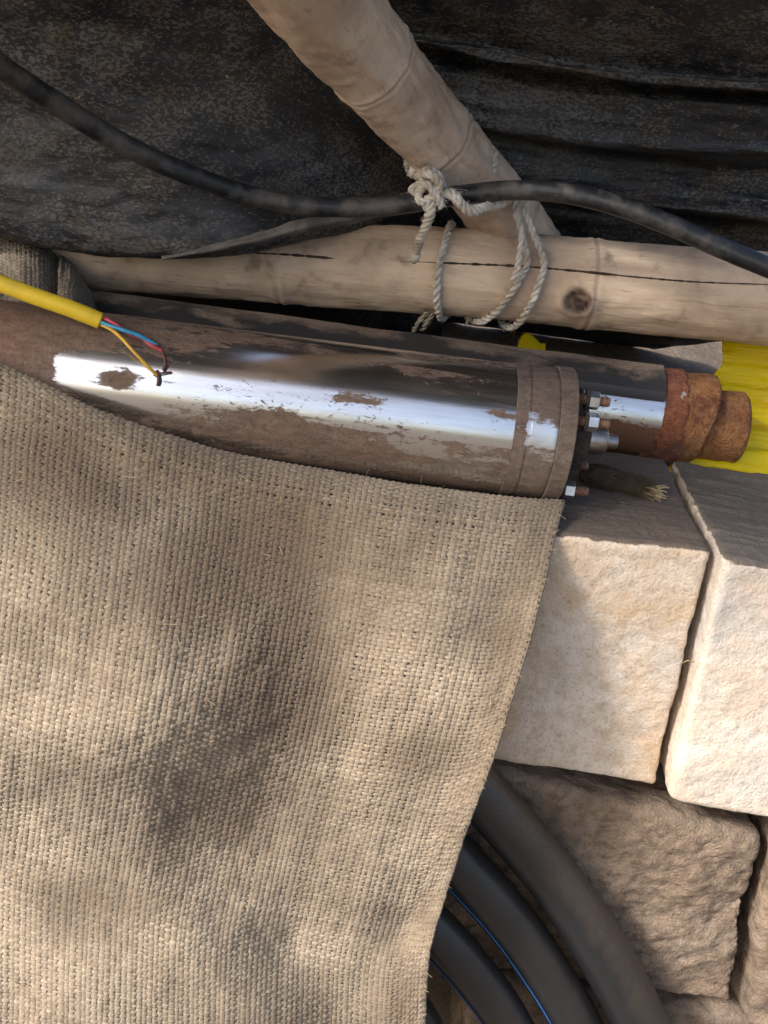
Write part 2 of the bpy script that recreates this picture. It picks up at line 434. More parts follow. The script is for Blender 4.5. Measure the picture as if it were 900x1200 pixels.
# ------------------------------------------------------------------ setting
gx = np.linspace(-30, 30, 121); gy = np.linspace(-30, 30, 121)
G = np.stack(np.meshgrid(gx, gy, indexing='xy'), -1); G = np.concatenate([G, np.zeros(G.shape[:2] + (1,))], -1)
G[..., 2] = -1.12 + .05 * fbm(G, .6, 3, 3)
ground = mesh_obj('ground', G.reshape(-1, 3), grid_faces(121, 121), MT['ground']); tag(ground, kind='structure')
# earth heaped behind the stones, up to their tops
bx = np.linspace(-1.7, 1.7, 120); by = np.linspace(.20, 1.9, 70)
E_ = np.stack(np.meshgrid(bx, by, indexing='xy'), -1); E_ = np.concatenate([E_, np.zeros(E_.shape[:2] + (1,))], -1)
E_[..., 2] = -.055 + .03 * fbm(E_, 6, 4, 5) + .10 * sstep(.7, 1.5, E_[..., 1])
F0 = E_[:1].repeat(2, 0).copy(); F0[0, :, 2] = -1.2; F0[0, :, 1] += .01
L_ = E_[-1:].copy(); L_[..., 2] = -1.2
bank = mesh_obj('earth_bank', np.concatenate([F0[:1], E_, L_]).reshape(-1, 3), grid_faces(72, 120), MT['soil']); tag(bank, kind='structure')


def stone(name, front, depth, mat, seed, n=56, rnd=.09, amp=.006, lump=.012, ridge=0., parent=None):
    """front = 4 corners of the face toward the viewer (top-left, top-right, bottom-right, bottom-left); depth = vector to the back"""
    f = np.array(front, float); dv = np.array(depth, float)
    V = []; F = []; off = 0; lin = np.linspace(-1, 1, n)
    def put(fn):
        nonlocal off
        a, b = np.meshgrid(lin, lin, indexing='ij'); P = np.stack(fn(a, b), -1)
        V.append(P.reshape(-1, 3)); F.append(grid_faces(n, n, off)); off += n * n
    one = lambda a: np.ones_like(a)
    put(lambda a, b: (a, -one(a), b)); put(lambda a, b: (b, one(a), a)); put(lambda a, b: (b, a, one(a)))
    put(lambda a, b: (a, b, -one(a))); put(lambda a, b: (one(a), b, a)[0:3] if False else (one(a), a, b)); put(lambda a, b: (-one(a), b, a))
    P = np.concatenate(V)
    siz = np.array([np.linalg.norm(f[1] - f[0]), np.linalg.norm(dv), np.linalg.norm(f[3] - f[0])]) / 2
    rr = rnd * siz.min() * 2
    Q = P * siz; I = np.clip(Q, -(siz - rr), siz - rr); D = Q - I; ln = np.linalg.norm(D, axis=1, keepdims=True); mx = np.abs(D).max(1, keepdims=True)
    Nn = D / (ln + 1e-9); Q = I + Nn * np.minimum(ln, rr) if True else Q
    P = Q / siz
    u = (P[:, :1] + 1) / 2; w = (P[:, 2:] + 1) / 2; v = (P[:, 1:2] + 1) / 2
    top = f[0] * (1 - u) + f[1] * u; bot = f[3] * (1 - u) + f[2] * u
    X = bot * (1 - w) + top * w + dv * v
    nrm = Nn * np.array([1, 1, 1])
    d = lump * fbm(X, 7, 2, seed) + amp * fbm(X, 38, 5, seed + 3, .62)
    if ridge: d = d + ridge * (np.abs(fbm(X * np.array([.35, 3.2, 1]), 22, 3, seed + 9)) - .2) * (P[:, 2] > .9)
    X = X + nrm * d[:, None]
    o = mesh_obj(name, X, np.concatenate(F), mat)
    bpy.context.view_layer.objects.active = o
    import bmesh
    bm = bmesh.new(); bm.from_mesh(o.data); bmesh.ops.remove_doubles(bm, verts=bm.verts, dist=.0006); bmesh.ops.recalc_face_normals(bm, faces=bm.faces); bm.to_mesh(o.data); bm.free()
    return o


YF = .012
A = stone('stone_block', [at(500, 612, YF), at(833, 645, YF), at(769, 922, YF + .01), at(446, 872, YF + .01)], (0, .27, .002), MT['stone_a'], 11, 96, .024, .0028, .006, .003)
tag(A, 'cream stone block under the pump end, brown dust on top, half shaded', 'stone block', 'stones of the wall')
B = stone('stone_block', [at(850, 655, YF - .02), at(1200, 715, YF - .02), at(1130, 1010, YF - .01), at(785, 936, YF - .01)], (0, .29, .002), MT['stone_b'], 23, 96, .026, .0028, .007, .007)
tag(B, 'pale stone block at the right edge beside the dark joint, ridged grey top', 'stone block', 'stones of the wall')
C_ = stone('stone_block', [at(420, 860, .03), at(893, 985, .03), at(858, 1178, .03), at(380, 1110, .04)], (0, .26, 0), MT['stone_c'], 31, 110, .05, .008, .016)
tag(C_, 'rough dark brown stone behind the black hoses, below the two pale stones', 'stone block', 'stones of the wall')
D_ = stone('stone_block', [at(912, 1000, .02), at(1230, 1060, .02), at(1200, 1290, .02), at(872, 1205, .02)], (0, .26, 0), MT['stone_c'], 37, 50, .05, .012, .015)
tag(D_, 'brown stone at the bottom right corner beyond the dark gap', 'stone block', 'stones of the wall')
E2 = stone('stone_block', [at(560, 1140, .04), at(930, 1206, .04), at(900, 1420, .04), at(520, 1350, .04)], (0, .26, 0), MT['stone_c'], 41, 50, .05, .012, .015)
tag(E2, 'lowest dark brown stone just showing at the bottom edge under the rough stone', 'stone block', 'stones of the wall')
# packed earth under the burlap that carries the left of the pump
pk = stone('earth_mound', [(-1.6, .03, -.012), (.12, .03, -.012), (.10, .05, -1.15), (-1.6, .05, -1.15)], (0, .25, 0), MT['soil'], 51, 40, .04, .008, .012)
tag(pk, kind='structure')

# ------------------------------------------------------------------ plastic roof sheets
def wrinkle(sc, a, seed):
    return lambda S: a * fbm(S * np.array([.5, 1, 1.6]), sc, 5, seed, .55)


# left sheet: sags in front of the pole; rows go from the front eave (high, near) down to the sag line and back up behind it
colsL = [-520, -260, -60, 90, 220, 330, 430, 520]       # at the sag line; upper rows end behind the rafter instead
sagx = [-520, -150, 0, 150, 300, 400, 480, 560, 640]; sagy = [250, 252, 278, 304, 288, 264, 236, 205, 190]
def rowL(dy_, Y, end, Ye):
    out = []
    for q, px in enumerate(colsL):
        f = q / 7.; x = -520 + (px + 520) / 1040. * (end + 520); k = max(0., (px - 220) / 300.)
        out.append(at(x, np.interp(px, sagx, sagy) + dy_, Y + (Ye - Y) * k**1.5))
    return out
CPL = [[(x, -.80, 1.10) for x in np.linspace(-1.45, -.33, 8)], [(x, -.45, .90) for x in np.linspace(-1.42, -.15, 8)],
       rowL(-420, .12, 250, .10), rowL(-290, .22, 365, .25), rowL(-200, .26, 405, .34), rowL(-120, .275, 460, .40), rowL(-55, .28, 505, .46), rowL(-16, .283, 535, .50), rowL(0, .288, 548, .53), rowL(2, .31, 550, .55)]
CPL.append([np.array(p) + np.array([0, .05, .006]) for p in CPL[-1]])
CPL.append([np.array(p) + np.array([0, .16, .012]) for p in CPL[-2]])
CPL.append([np.array([p[0], .80, -.03]) for p in CPL[-1]])
rf, _, _ = sheet('plastic_sheet', CPL, 210, 230, MT['tarp'], None, lambda S: .008 * fbm(S * np.array([.8, 1, 1.3]), 7, 4, 61) + .003 * fbm(S * np.array([1, 1, 2.5]), 22, 3, 62), .0015)
tag(rf, 'black speckled plastic sheet sagging at the upper left over the end of the log', 'plastic sheet', 'black plastic roof sheets')

hemP = [[at(px, lo, .278 + .0006 * max(0, px - 380)) for px, lo in ((190, 303), (280, 290), (360, 272), (430, 258), (490, 236))],
        [at(px, (lo + hi) / 2 + 1, .270 + .0006 * max(0, px - 380)) for px, lo, hi in ((190, 303, 301), (280, 290, 279), (360, 272, 256), (430, 258, 239), (490, 236, 220))],
        [at(px, hi, .285 + .0006 * max(0, px - 380)) for px, hi in ((190, 301), (280, 279), (360, 256), (430, 239), (490, 220))]]
rf['base'] = (0., 0., 0.)
sheet('folded_hem', hemP, 90, 16, M_simple('dusty_hem', (.16, .145, .13), .8, 0., 35, .6, .002, (.05, .045, .045, .8)), rf, lambda S: .003 * fbm(S, 40, 3, 44), .001)
colsR = [330, 480, 600, 720, 820, 900, 955]
def rowR(dl, dr, Yl, Yr=None):
    Yr = Yl if Yr is None else Yr
    return [at(px, dl + (dr - dl) * (px - 480) / 420. + (6 * math.sin(px / 90.)), Yl + (Yr - Yl) * (px - 480) / 420.) for px in colsR]
xr = np.linspace(-.36, .62, len(colsR))
CPR = [[(x, -.80, 1.115) for x in xr], [(x, -.45, .93) for x in np.linspace(-.2, .62, 7)],
       rowR(-220, -180, .04), rowR(-60, -30, .22), rowR(10, 55, .32), rowR(42, 96, .37), rowR(52, 106, .36), rowR(52, 108, .46),
       rowR(80, 128, .44), rowR(118, 168, .45), rowR(142, 192, .46), rowR(146, 200, .55), rowR(165, 215, .56), rowR(185, 238, .55), rowR(196, 262, .54), rowR(196, 270, .64),
       rowR(225, 290, .66), rowR(262, 318, .68), rowR(300, 350, .74), rowR(345, 385, .80), [(x, 1.0, -.02) for x in xr]]
rf2, _, _ = sheet('plastic_sheet', CPR, 180, 300, MT['tarp'], None, lambda S: .005 * (1 - 2 * np.abs(fbm(S * np.array([.4, 1, 1.6]), 9, 4, 70))) + .005 * fbm(S * np.array([.6, 1, 1.5]), 10, 4, 71) + .003 * fbm(S * np.array([.6, 1, 3]), 26, 3, 72), .0015)
tag(rf2, 'black plastic sheet in overlapping horizontal folds at the upper right behind the rafter', 'plastic sheet', 'black plastic roof sheets')

# ------------------------------------------------------------------ poles
def log(name, P, rad, mat, seed, nodes=(), ring=72, n=220, amp=.0025, parent=None):
    P = spline(P, n); rad = np.interp(np.linspace(0, 1, n), np.linspace(0, 1, len(rad)), rad)
    for q in nodes:
        e = np.linalg.norm(P - q, axis=1); e0 = e.min(); k = np.sqrt(np.maximum(e**2 - e0**2, 0)); rad = rad + .004 * np.exp(-(k / .010)**2) - .0035 * np.exp(-(k / .0035)**2)
    L = np.concatenate([[0], np.cumsum(np.linalg.norm(np.diff(P, axis=0), axis=1))])
    def wob(V, a):
        cc = np.stack([L[:, None] * 5 + 0 * a[None], np.cos(a)[None] * 1.2 + 0 * L[:, None], np.sin(a)[None] * 1.2 + 0 * L[:, None]], -1)
        return amp * 2.2 * fbm(cc, 1, 3, seed) + amp * .5 * fbm(V, 60, 3, seed + 1)
    V, F = tube(P, rad, ring, True, wob)
    return V, F, P, L


px_pole = [at(-60, 283, .42), at(120, 297, .42), at(250, 303, .42), at(380, 309, .42), at(500, 317, .42), at(640, 329, .42), at(760, 339, .42), at(900, 351, .42), at(1100, 366, .42), at(1250, 378, .42)]
V, F, PP, LL = log('pole', px_pole, [.050, .054, .057, .059, .061, .063, .065, .066, .067, .067], MT['pole'], 81, [at(690, 333, .42), at(330, 306, .42)], n=420)
# drying crack along the front of the log, and a knot
d = V - np.repeat(PP, 72, 0); mark = .35 * np.exp(-((np.repeat(np.linalg.norm(PP - PP[np.argmin(np.linalg.norm(PP - at(690, 333, .42), axis=1))], axis=1), 72)) / .0025)**2)
knot = at(676, 352, .36)
kd = np.linalg.norm((V - knot) * np.array([1, .55, 1.1]), axis=1); kn = .022
V = V + (d / np.linalg.norm(d, axis=1, keepdims=True)) * (.006 * np.exp(-((kd - kn) / .006)**2) - .005 * np.exp(-(kd / (kn * .7))**2))[:, None]
mark = np.maximum(mark, 1.1 * (.75 + .6 * np.clip(fbm(V, 90, 3, 4), -.5, .5)) * sstep(kn * 1.15, kn * .7, kd))
pole = mesh_obj('log_pole', V, F, MT['pole'], attrs={'mark': mark}); tag(pole, 'pale weathered log lying level behind the pump, knotted and wound with rope', 'log')
def crack(pts, w, parent, mat, name='crack'):
    P = spline([p for p in pts], 160); ww = w * (np.sin(np.linspace(0, math.pi, 160))**.4) * (.55 + 1.1 * np.abs(fbm(P, 60, 3, 9)) * 2); ww = np.maximum(ww, .0003)
    V, F = tube(P, ww, 6); return mesh_obj(name, V, F, mat, parent)
dark = M_simple('crack_shadow_wood', (.06, .035, .022), .9)
def pole_front(px, py):
    """point of the log's surface seen at px, py"""
    d_ = ray(px, py); d_ = d_ / np.linalg.norm(d_); W_ = PV - CAM_C; t = W_ @ d_; e = np.linalg.norm(W_ - t[:, None] * d_, axis=1)
    ok = np.where(e < .006)[0]; return CAM_C + d_ * (t[ok].min() + .0004)
def pole_line(pts, n=40):
    q = spline(pts, n); return [pole_front(*p) for p in q]
PV = V.copy()
pole['base'] = (0., 0., 0.)
crack(pole_line(((470, 306), (540, 309), (610, 312), (680, 318), (760, 326), (830, 331), (930, 334)), 60), .0015, pole, dark)
crack(pole_line(((285, 296), (330, 298), (370, 301), (392, 303)), 20), .0012, pole, dark)

raf = [at(215, -215, -.22), at(300, -95, -.02), at(372, 0, .12), at(425, 60, .21), at(470, 115, .28), at(515, 165, .345), at(560, 215, .40), at(598, 262, .45), at(625, 300, .49)]
ends = [(-.34, -.80, 1.03)]
V, F, PR, LR = log('rafter', ends + raf, [.054, .054, .054, .054, .053, .052, .048, .047, .048, .050], MT['rafter'], 91, [at(428, 72, .225), at(515, 165, .345)], amp=.0045, n=420)
mark = sum(.30 * np.exp(-(np.repeat(np.linalg.norm(PR - PR[np.argmin(np.linalg.norm(PR - q, axis=1))], axis=1), 72) / .003)**2) for q in (at(428, 72, .225), at(515, 165, .345)))
for (kx, ky, kY, w_) in ((545, 188, .345, .010), (505, 200, .31, .006), (520, 240, .35, .005)):
    kp = at(kx, ky, kY); mark = np.maximum(mark, .5 * sstep(w_ * 2, w_, np.linalg.norm(V - kp, axis=1)))
rafter = mesh_obj('log_rafter', V, F, MT['rafter'], attrs={'mark': mark}); tag(rafter, 'pale crooked log rafter slanting down from the top onto the level log', 'log')

# ------------------------------------------------------------------ pumps
mA = np.array(atz(655, 510, .088)); mB = np.array(atz(150, 448, .088)); mD = mA - mB; mD /= np.linalg.norm(mD); mD[2] = 0
RM = .080
axL = lambda px: float((np.array(atz(px, 448 + (px - 150) * 62 / 505., .088)) - mB) @ mD)
x_col, x_flg, x_end = axL(592), axL(640), axL(659)
motor = empty('submersible_motor', tuple(mB), 'large stainless steel motor streaked with mud lying on the burlap in front', 'submersible motor')
def cover_main(ax, an):
    th = np.degrees(((an + math.pi) % (2 * math.pi)) - math.pi)
    base = np.interp(th, [-90, -35, -12, 4, 12, 36, 46, 60, 75, 100, 130, 180], [.60, .57, .53, .47, .41, .395, .44, .495, .495, .515, .62, .72])
    left = sstep(axL(185), axL(60), ax); q3 = np.stack([ax * 5, th / 14., 0 * ax], -1); base = base + .14 * fbm(q3, 1, 2, 6) * ((th > 42) | (th < 4)) + .12 * sstep(axL(60), axL(20), ax) + .16 * left * ((th > 38) | (th < 6))
    base = base + .32 * sstep(axL(98), axL(82), ax) * (1 - .3 * ((th > 14) & (th < 36)))
    base = base - .06 * sstep(axL(300), axL(340), ax) * ((th > 40) & (th < 72))
    # mud patches seen in the photograph
    for (px, t0, w, h, k) in ((160, 22, 22, 10, .25), (405, 30, 45, 7, .14), (330, 6, 60, 8, .16), (575, 32, 20, 8, .18), (480, 62, 70, 14, .14), (230, 70, 90, 18, .12), (510, -5, 60, 12, -.08)):
        base = base + k * np.exp(-(((ax - axL(px)) / (w * .00105))**2 + ((th - t0) / h)**2))
    for (px, t0, w, h, k) in ((420, 82, 40, 12, -.22), (350, 60, 22, 9, -.14), (560, 74, 60, 8, -.28), (290, 62, 50, 8, -.12)):
        base = base + k * np.exp(-(((ax - axL(px)) / (w * .00105))**2 + ((th - t0) / h)**2))
    return base
V, F, ax, an = lathe(mB, mD, [(axL(-420), 0), (axL(-420) + .0005, RM * .9), (axL(-410), RM), (x_col, RM)], 300, .0035)
brl = mesh_obj('barrel', V, F, MT['steel'], motor, attrs={'cover': cover_main(ax, an), 'rust': .25 + .25 * sstep(axL(110), axL(20), ax)})
g = .0012
V, F, ax, an = lathe(mB, mD, [(x_col, RM * .9), (x_col, RM + .0018), (x_col + .015, RM + .0018), (x_col + .0155, RM + .0006), (x_col + .019, RM + .0006), (x_col + .0195, RM + .0015), (x_flg - .002, RM + .0015), (x_flg, RM + .0005)], 200, .003,
                     wob=lambda a, t: .0005 * fbm(np.stack([a * 60 + 0 * t, np.cos(t) * 5 + 0 * a, np.sin(t) * 5 + 0 * a], -1), 1, 3, 5))
th = np.degrees(((an + math.pi) % (2 * math.pi)) - math.pi)
cl = mesh_obj('collar', V, F, MT['collar'], motor, attrs={'cover': .60 - .19 * np.exp(-(((th - 20) / 15)**2)) * (ax > x_col + .014), 'rust': 0 * ax + .2}); hard(cl, 30)
V, F, ax, an = lathe(mB, mD, [(x_flg, RM * .8), (x_flg, RM + .003), (x_flg + .001, RM + .004), (x_end - .001, RM + .004), (x_end, RM + .003), (x_end, .028), (x_end, 0)], 160, .004,
                     wob=lambda a, t: .0006 * fbm(np.stack([a * 60 + 0 * t, np.cos(t) * 6 + 0 * a, np.sin(t) * 6 + 0 * a], -1), 1, 3, 8))
fl = mesh_obj('end_flange', V, F, MT['collar'], motor, attrs={'cover': 0 * ax + .85, 'rust': 0 * ax + .15}); hard(fl, 30)
mE = mB + mD * x_end
V, F, ax, an = lathe(mE, mD, [(0, .048), (.012, .048), (.013, .042), (.024, .040), (.025, .030), (.030, .028), (.030, 0)], 64)
hard(mesh_obj('end_housing', V, F, MT['darkrust'], motor), 30)
V, F, ax, an = lathe(mE, mD, [(.024, .015), (.026, .0175), (.052, .0175), (.054, .016), (.054, .010), (.068, .009), (.069, 0)], 48)
hard(mesh_obj('shaft', V, F, MT['shaft'], motor), 30)
def bolt(th, L=.050, nutx=.026):
    up = np.array([0, 0, 1.]); fr = np.array([mD[1], -mD[0], 0.]); fr = fr if fr[1] < 0 else -fr
    c = mE + (fr * math.cos(R(th)) + up * math.sin(R(th))) * .068
    prof = [(-.002, .0062)]
    for k in range(int(L / .0022)): prof += [(k * .0022, .0062), (k * .0022 + .0011, .0053)]
    prof += [(L, .0050), (L, 0)]
    V, F, _, _ = lathe(c, mD, prof, 16); s = hard(mesh_obj('stud', V, F, MT['stud'], motor), 40)
    V, F, _, _ = lathe(c, mD, [(nutx, .006), (nutx, .0100), (nutx + .001, .0112), (nutx + .012, .0112), (nutx + .013, .0100), (nutx + .013, .006)], 6, th0=rng.random())
    hard(mesh_obj('nut', V, F, MT['nut'], motor, smooth=False), 20)
    V, F, _, _ = lathe(c, mD, [(nutx - .003, .006), (nutx - .003, .0125), (nutx - .0005, .0125), (nutx - .0005, .006)], 24)
    hard(mesh_obj('washer', V, F, MT['darkrust'], motor), 30)
bolt(62, .040, .014); bolt(37, .040, .013); bolt(-50, .036, .006); bolt(152); bolt(232)

# rear pump
rA = np.array(at(828, 493, .36)); rZ = rA[2]
rB = np.array(atz(150, 398, rZ)); rD = np.array([1., (rA[1] - .37) * 0, 0]); rD /= np.linalg.norm(rD)
RP = .0655
pump = empty('pump_tube', tuple(rA), 'slimmer steel pump tube behind the motor with a rusty outlet', 'pump')
rx = lambda px: float((np.array(at(px, 494 + (px - 828) * .143, .33)) - rA) @ rD)
V, F, ax, an = lathe(rA, rD, [(-1.25, 0), (-1.25, RP), (rx(772), RP)], 160, .005)
th = np.degrees(((an + math.pi) % (2 * math.pi)) - math.pi)
mesh_obj('barrel', V, F, MT['steel2'], pump, attrs={'cover': np.interp(th, [-60, -5, 6, 32, 44, 70], [.78, .68, .42, .43, .56, .5]), 'rust': 0 * ax + 1.})
# cable guard: a folded channel running along the top of the tube
def channel(th0, half, r0, r1, xa, xb, n=160):
    prof = [(th0 - half * 1.25, r0), (th0 - half, r1 - .002), (th0 - half * .85, r1), (th0, r1 + .001), (th0 + half * .85, r1), (th0 + half, r1 - .002), (th0 + half * 1.25, r0)]
    X = np.linspace(xa, xb, n); V = []
    for sgn in (0, 1):
        for x in X:
            for t, r in prof:
                w = .0012 * vnoise(np.array([x * 14, t * .05, sgn * 0.]), 4)
                rr = r - sgn * .002 + w; V.append(rA + rD * x + np.array([0, -math.cos(R(t)), 0]) * rr + np.array([0, 0, math.sin(R(t))]) * rr)
    k = len(prof); F = [tuple(f) for f in grid_faces(n, k)] + [tuple(f) for f in grid_faces(n, k, n * k)[:, ::-1]]
    e = (n - 1) * k
    for j in range(k - 1):
        F.append((e + j, e + j + 1, e + n * k + j + 1, e + n * k + j)); F.append((j + 1, j, n * k + j, n * k + j + 1))
    return V, F
V, F = channel(66, 26, RP + .0005, RP + .0085, -1.2, rx(769))
hard(mesh_obj('cable_guard', V, F, MT['guard'], pump), 30)
wb = lambda s, a_: (lambda a, t: a_ * fbm(np.stack([a * 22 + 0 * t, np.cos(t) * 1.6 + 0 * a, np.sin(t) * 1.6 + 0 * a], -1), 1, 5, s))
x0, x1, x2, x3 = rx(766), rx(798), rx(838), rx(876)
V, F, ax, an = lathe(rA + np.array([0, 0, -.003]), rD, [(x0, .03), (x0, RP - .002), (x0 + .006, RP + .004), (x1 - .004, RP + .005), (x1, RP + .002), (x1 + .001, .04)], 120, .003, wb(7, .009))
V = V + rD * (.006 * fbm(V, 55, 3, 12) * (ax < x0 + .004))[:, None]
mesh_obj('outlet_flange', V, F, MT['rust2'], pump)
V, F, ax, an = lathe(rA + np.array([0, 0, -.003]), rD, [(x1 - .002, .03), (x1 - .003, RP + .003), (x2 - .004, RP + .004), (x2, RP - .001), (x2 + .001, .035)], 120, .003, wb(17, .0065))
V = V - rD * ((.030 * (.5 - .5 * np.sin(an)) + .004 * fbm(V, 45, 3, 14)) * np.clip((ax - x1) / (x2 - x1), 0, 1))[:, None]
mesh_obj('outlet_body', V, F, MT['rust'], pump)
V, F, ax, an = lathe(rA + np.array([0, 0, -.005]), rD, [(x2 - .045, .03), (x2 - .045, .050), (x3 - .006, .053), (x3, .048), (x3, .038), (x3 - .03, .037), (x3 - .03, 0)], 120, .003, wb(27, .005))
mesh_obj('outlet_spigot', V, F, MT['rust'], pump)
# lower lug with a flake of cement
lg = stone('lug', [tuple(rA + np.array([x0 - .010, -.052, -.030])), tuple(rA + np.array([x0 + .012, -.052, -.030])), tuple(rA + np.array([x0 + .012, -.046, -.056])), tuple(rA + np.array([x0 - .010, -.046, -.056]))], (0, .02, 0), MT['rust2'], 77, 14, .2, .002, .003)
lg.parent = pump; lg.location = -Vector(pump['base'])

# ------------------------------------------------------------------ burlap, woven thread by thread
def bpt(px, py, Y): return at(px, py, Y)
colsB = [-160, -60, 40, 130, 220, 300, 380, 460, 540, 610, 1000]     # last one is replaced by the free edge
crest = [(-160, 380, .035), (-60, 405, .028), (40, 447, .022), (130, 487, .020), (220, 518, .026), (300, 538, .036), (380, 552, .045), (460, 566, .050), (540, 577, .054), (610, 585, .056)]
edge = [(664, 588, .056), (657, 612, .018), (647, 652, -.016), (636, 700, -.052), (617, 770, -.094), (597, 835, -.122), (578, 893, -.138), (560, 940, -.147), (543, 988, -.152), (522, 1052, -.150), (505, 1110, -.160), (500, 1180, -.172), (497, 1260, -.18), (490, 1400, -.19)]
nr = len(edge)
CPB = []
def protrude(px, py):
    """how far the cloth stands out in front of the stones, read from its light and dark folds"""
    # ridge line that runs from upper left to lower middle; the left of it bulges to the viewer
    pts = np.array([(-200, 430), (0, 500), (90, 575), (190, 640), (262, 735), (262, 830), (225, 900), (200, 960), (240, 1040), (300, 1120), (370, 1210), (440, 1400)], float)
    # distance to the right of the line at this height
    xl = np.interp(py, pts[:, 1], pts[:, 0])
    s = px - xl
    b = .070 * (1 - sstep(-110, 190, s)) * sstep(430, 680, py)
    b += .018 * math.exp(-((px - 120) / 170)**2 - ((py - 860) / 130)**2) - .006 * math.exp(-((px - 200) / 170)**2 - ((py - 950) / 70)**2)
    b += .020 * math.exp(-((px - 500) / 90)**2 - ((py - 760) / 190)**2)
    b += .012 * math.exp(-((px - 380) / 90)**2 - ((py - 1000) / 90)**2)
    # small ridge at the lower right
    xr_ = np.interp(py, [1040, 1100, 1200, 1300], [395, 420, 480, 540]); b += .022 * math.exp(-((px - xr_) / 34.)**2) * sstep(1030, 1100, py)
    b -= .010 * math.exp(-((px - (xr_ - 70)) / 50.)**2) * sstep(1040, 1110, py)
    b += .06 * sstep(1000, 1300, py) * sstep(350, 0, px)
    return b
back0 = [(px, None, None) for px in colsB]
for r, (ex, ey, eY) in enumerate(edge):
    row = []
    for c, px0 in enumerate(colsB[:-1]):
        cx, cy, cY = crest[c]
        f = (c / (len(colsB) - 1.0))
        if r == 0: row.append(at(cx, cy, cY)); continue
        # slide along the same lean as the free edge
        lean = (ex - edge[0][0]) * (.25 + .75 * f)
        px = cx + lean; k = (ey - edge[0][1]) / (1400. - 588.); py = cy + (1400 - cy + 20 * (f - .5)) * k * (1 if r < nr else 1)
        py += 60 * (f - .55) * min(1., k * 1.6)
        Y = eY * .9 - protrude(px, py) + (cY - .056) * (1 - sstep(0, .12, k))
        row.append(at(px, py, Y))
    row.append(at(ex, ey, eY)); CPB.append(row)
# two rows going back under the motor, lying on the stones
top1 = [np.array([p[0], .075, max(.004, min(p[2] * .35, .03))]) for p in CPB[0]]; top2 = [np.array([p[0] - .002, .16, .004]) for p in CPB[0]]
# keep first visible row outside the barrel
def push_out(P, r=RM + .006):
    s = (P - mB) @ mD; c = mB + s * mD; d_ = P - c; L_ = np.linalg.norm(d_)
    return c + d_ / L_ * r if L_ < r else P
CPB = [top2, top1] + CPB
CPB = np.array([[push_out(np.array(p)) for p in row] for row in CPB])
tu = np.linspace(0, CPB.shape[1] - 1, 400); tv = np.linspace(0, CPB.shape[0] - 1, 400)
S0 = surf(CPB, tu, tv)
def arc(S, axis):
    d_ = np.linalg.norm(np.diff(S, axis=axis), axis=-1); d_ = d_.mean(axis=1 - axis) if axis == 0 else d_.mean(axis=0); return np.concatenate([[0], np.cumsum(d_)])
au = arc(S0[60:], 1); av = arc(S0, 0)
def weave(CP, tu, tv, au, av, pu, pv, spc=3, ring=5, seed=5, fold=.004):
    nU = int(au[-1] / pu); nV = int(av[-1] / pv)
    uu = np.interp((np.arange(nU) + .5 + .14 * rng.normal(size=nU)) * pu, au, tu)
    vv = np.interp((np.arange(nV) + .5 + .14 * rng.normal(size=nV)) * pv, av, tv)
    def evalS(a, b):
        S = surf(CP, a, b); U, W = np.meshgrid(a, b)
        q = np.stack([U * 1.1, W * .9, 0 * U], -1)
        S = S + np.array([0, -1, .2]) * (fold * fbm(q, 1.0, 2, seed) + .0014 * fbm(q, 5, 3, seed + 4))[..., None]
        return S, normals(S)
    out = []
    samp = np.linspace(-.5, nV - .5, nV * spc + 1); fv = np.interp(samp, np.arange(nV), vv) + 1e-5 * samp
    S, N = evalS(uu, fv)                                    # [sample, thread]
    out.append((S.transpose(1, 0, 2), N.transpose(1, 0, 2), samp, nU, pu, 0))
    samp = np.linspace(-.5, nU - .5, nU * spc + 1); fu = np.interp(samp, np.arange(nU), uu) + 1e-5 * samp
    S, N = evalS(fu, vv)
    out.append((S, N, samp, nV, pv, 1))
    Vs, Fs, T_ = [], [], []; off = 0
    for S, N, samp, n, pitch, odd in out:
        T = np.gradient(S, axis=1); T /= np.linalg.norm(T, axis=-1, keepdims=True) + 1e-12; B = np.cross(T, N)
        ph = np.cos(math.pi * (samp[None, :] + np.arange(n)[:, None] + odd))
        amp = .0013 if odd else .00065
        wv = 1 + .22 * rng.normal(size=(n, 1)) * .6 + .22 * fbm(np.stack([np.broadcast_to(samp[None] * .6, (n, len(samp))), np.arange(n)[:, None] * 7.3 + 0 * samp[None], 0 * S[..., 0] + odd * 50], -1), 1, 2, seed)
        Cc = S + N * (amp * ph)[..., None] + B * (pitch * .07 * fbm(np.stack([np.broadcast_to(samp[None] * .35, (n, len(samp))), np.arange(n)[:, None] * 3.1 + 0 * samp[None], 0 * S[..., 0] + 9 + odd], -1), 1, 2, seed + 2))[..., None]
        a = np.linspace(0, 2 * math.pi, ring, endpoint=False) + math.pi / 2
        hw = pitch * .53 * wv; hh = (.00090 + .0002 * odd) * wv
        V = Cc[:, :, None] + B[:, :, None] * (hw[..., None] * np.cos(a))[..., None] + N[:, :, None] * (hh[..., None] * np.sin(a))[..., None]
        m = len(samp); F = grid_faces(m, ring, 0, True)
        F = (F[None] + (np.arange(n) * m * ring)[:, None, None]).reshape(-1, 4) + off
        tone = np.clip(.36 + .26 * odd + .20 * rng.normal(size=(n, 1, 1)) + .30 * ph[..., None] * 0 + .35 * fbm(np.stack([np.broadcast_to(samp[None] * .8, (n, m)), np.arange(n)[:, None] * 5.7 + 0 * samp[None], 0 * S[..., 0] + 70 + odd], -1), 1, 2, seed)[..., None] + 0 * a, 0, 1)
        Vs.append(V.reshape(-1, 3)); Fs.append(F); T_.append(tone.reshape(-1)); off += n * m * ring
    return np.concatenate(Vs), np.concatenate(Fs), np.concatenate(T_), out
Vw, Fw, Tw, outw = weave(CPB, tu, tv, au, av, .0068, .0043, spc=2)
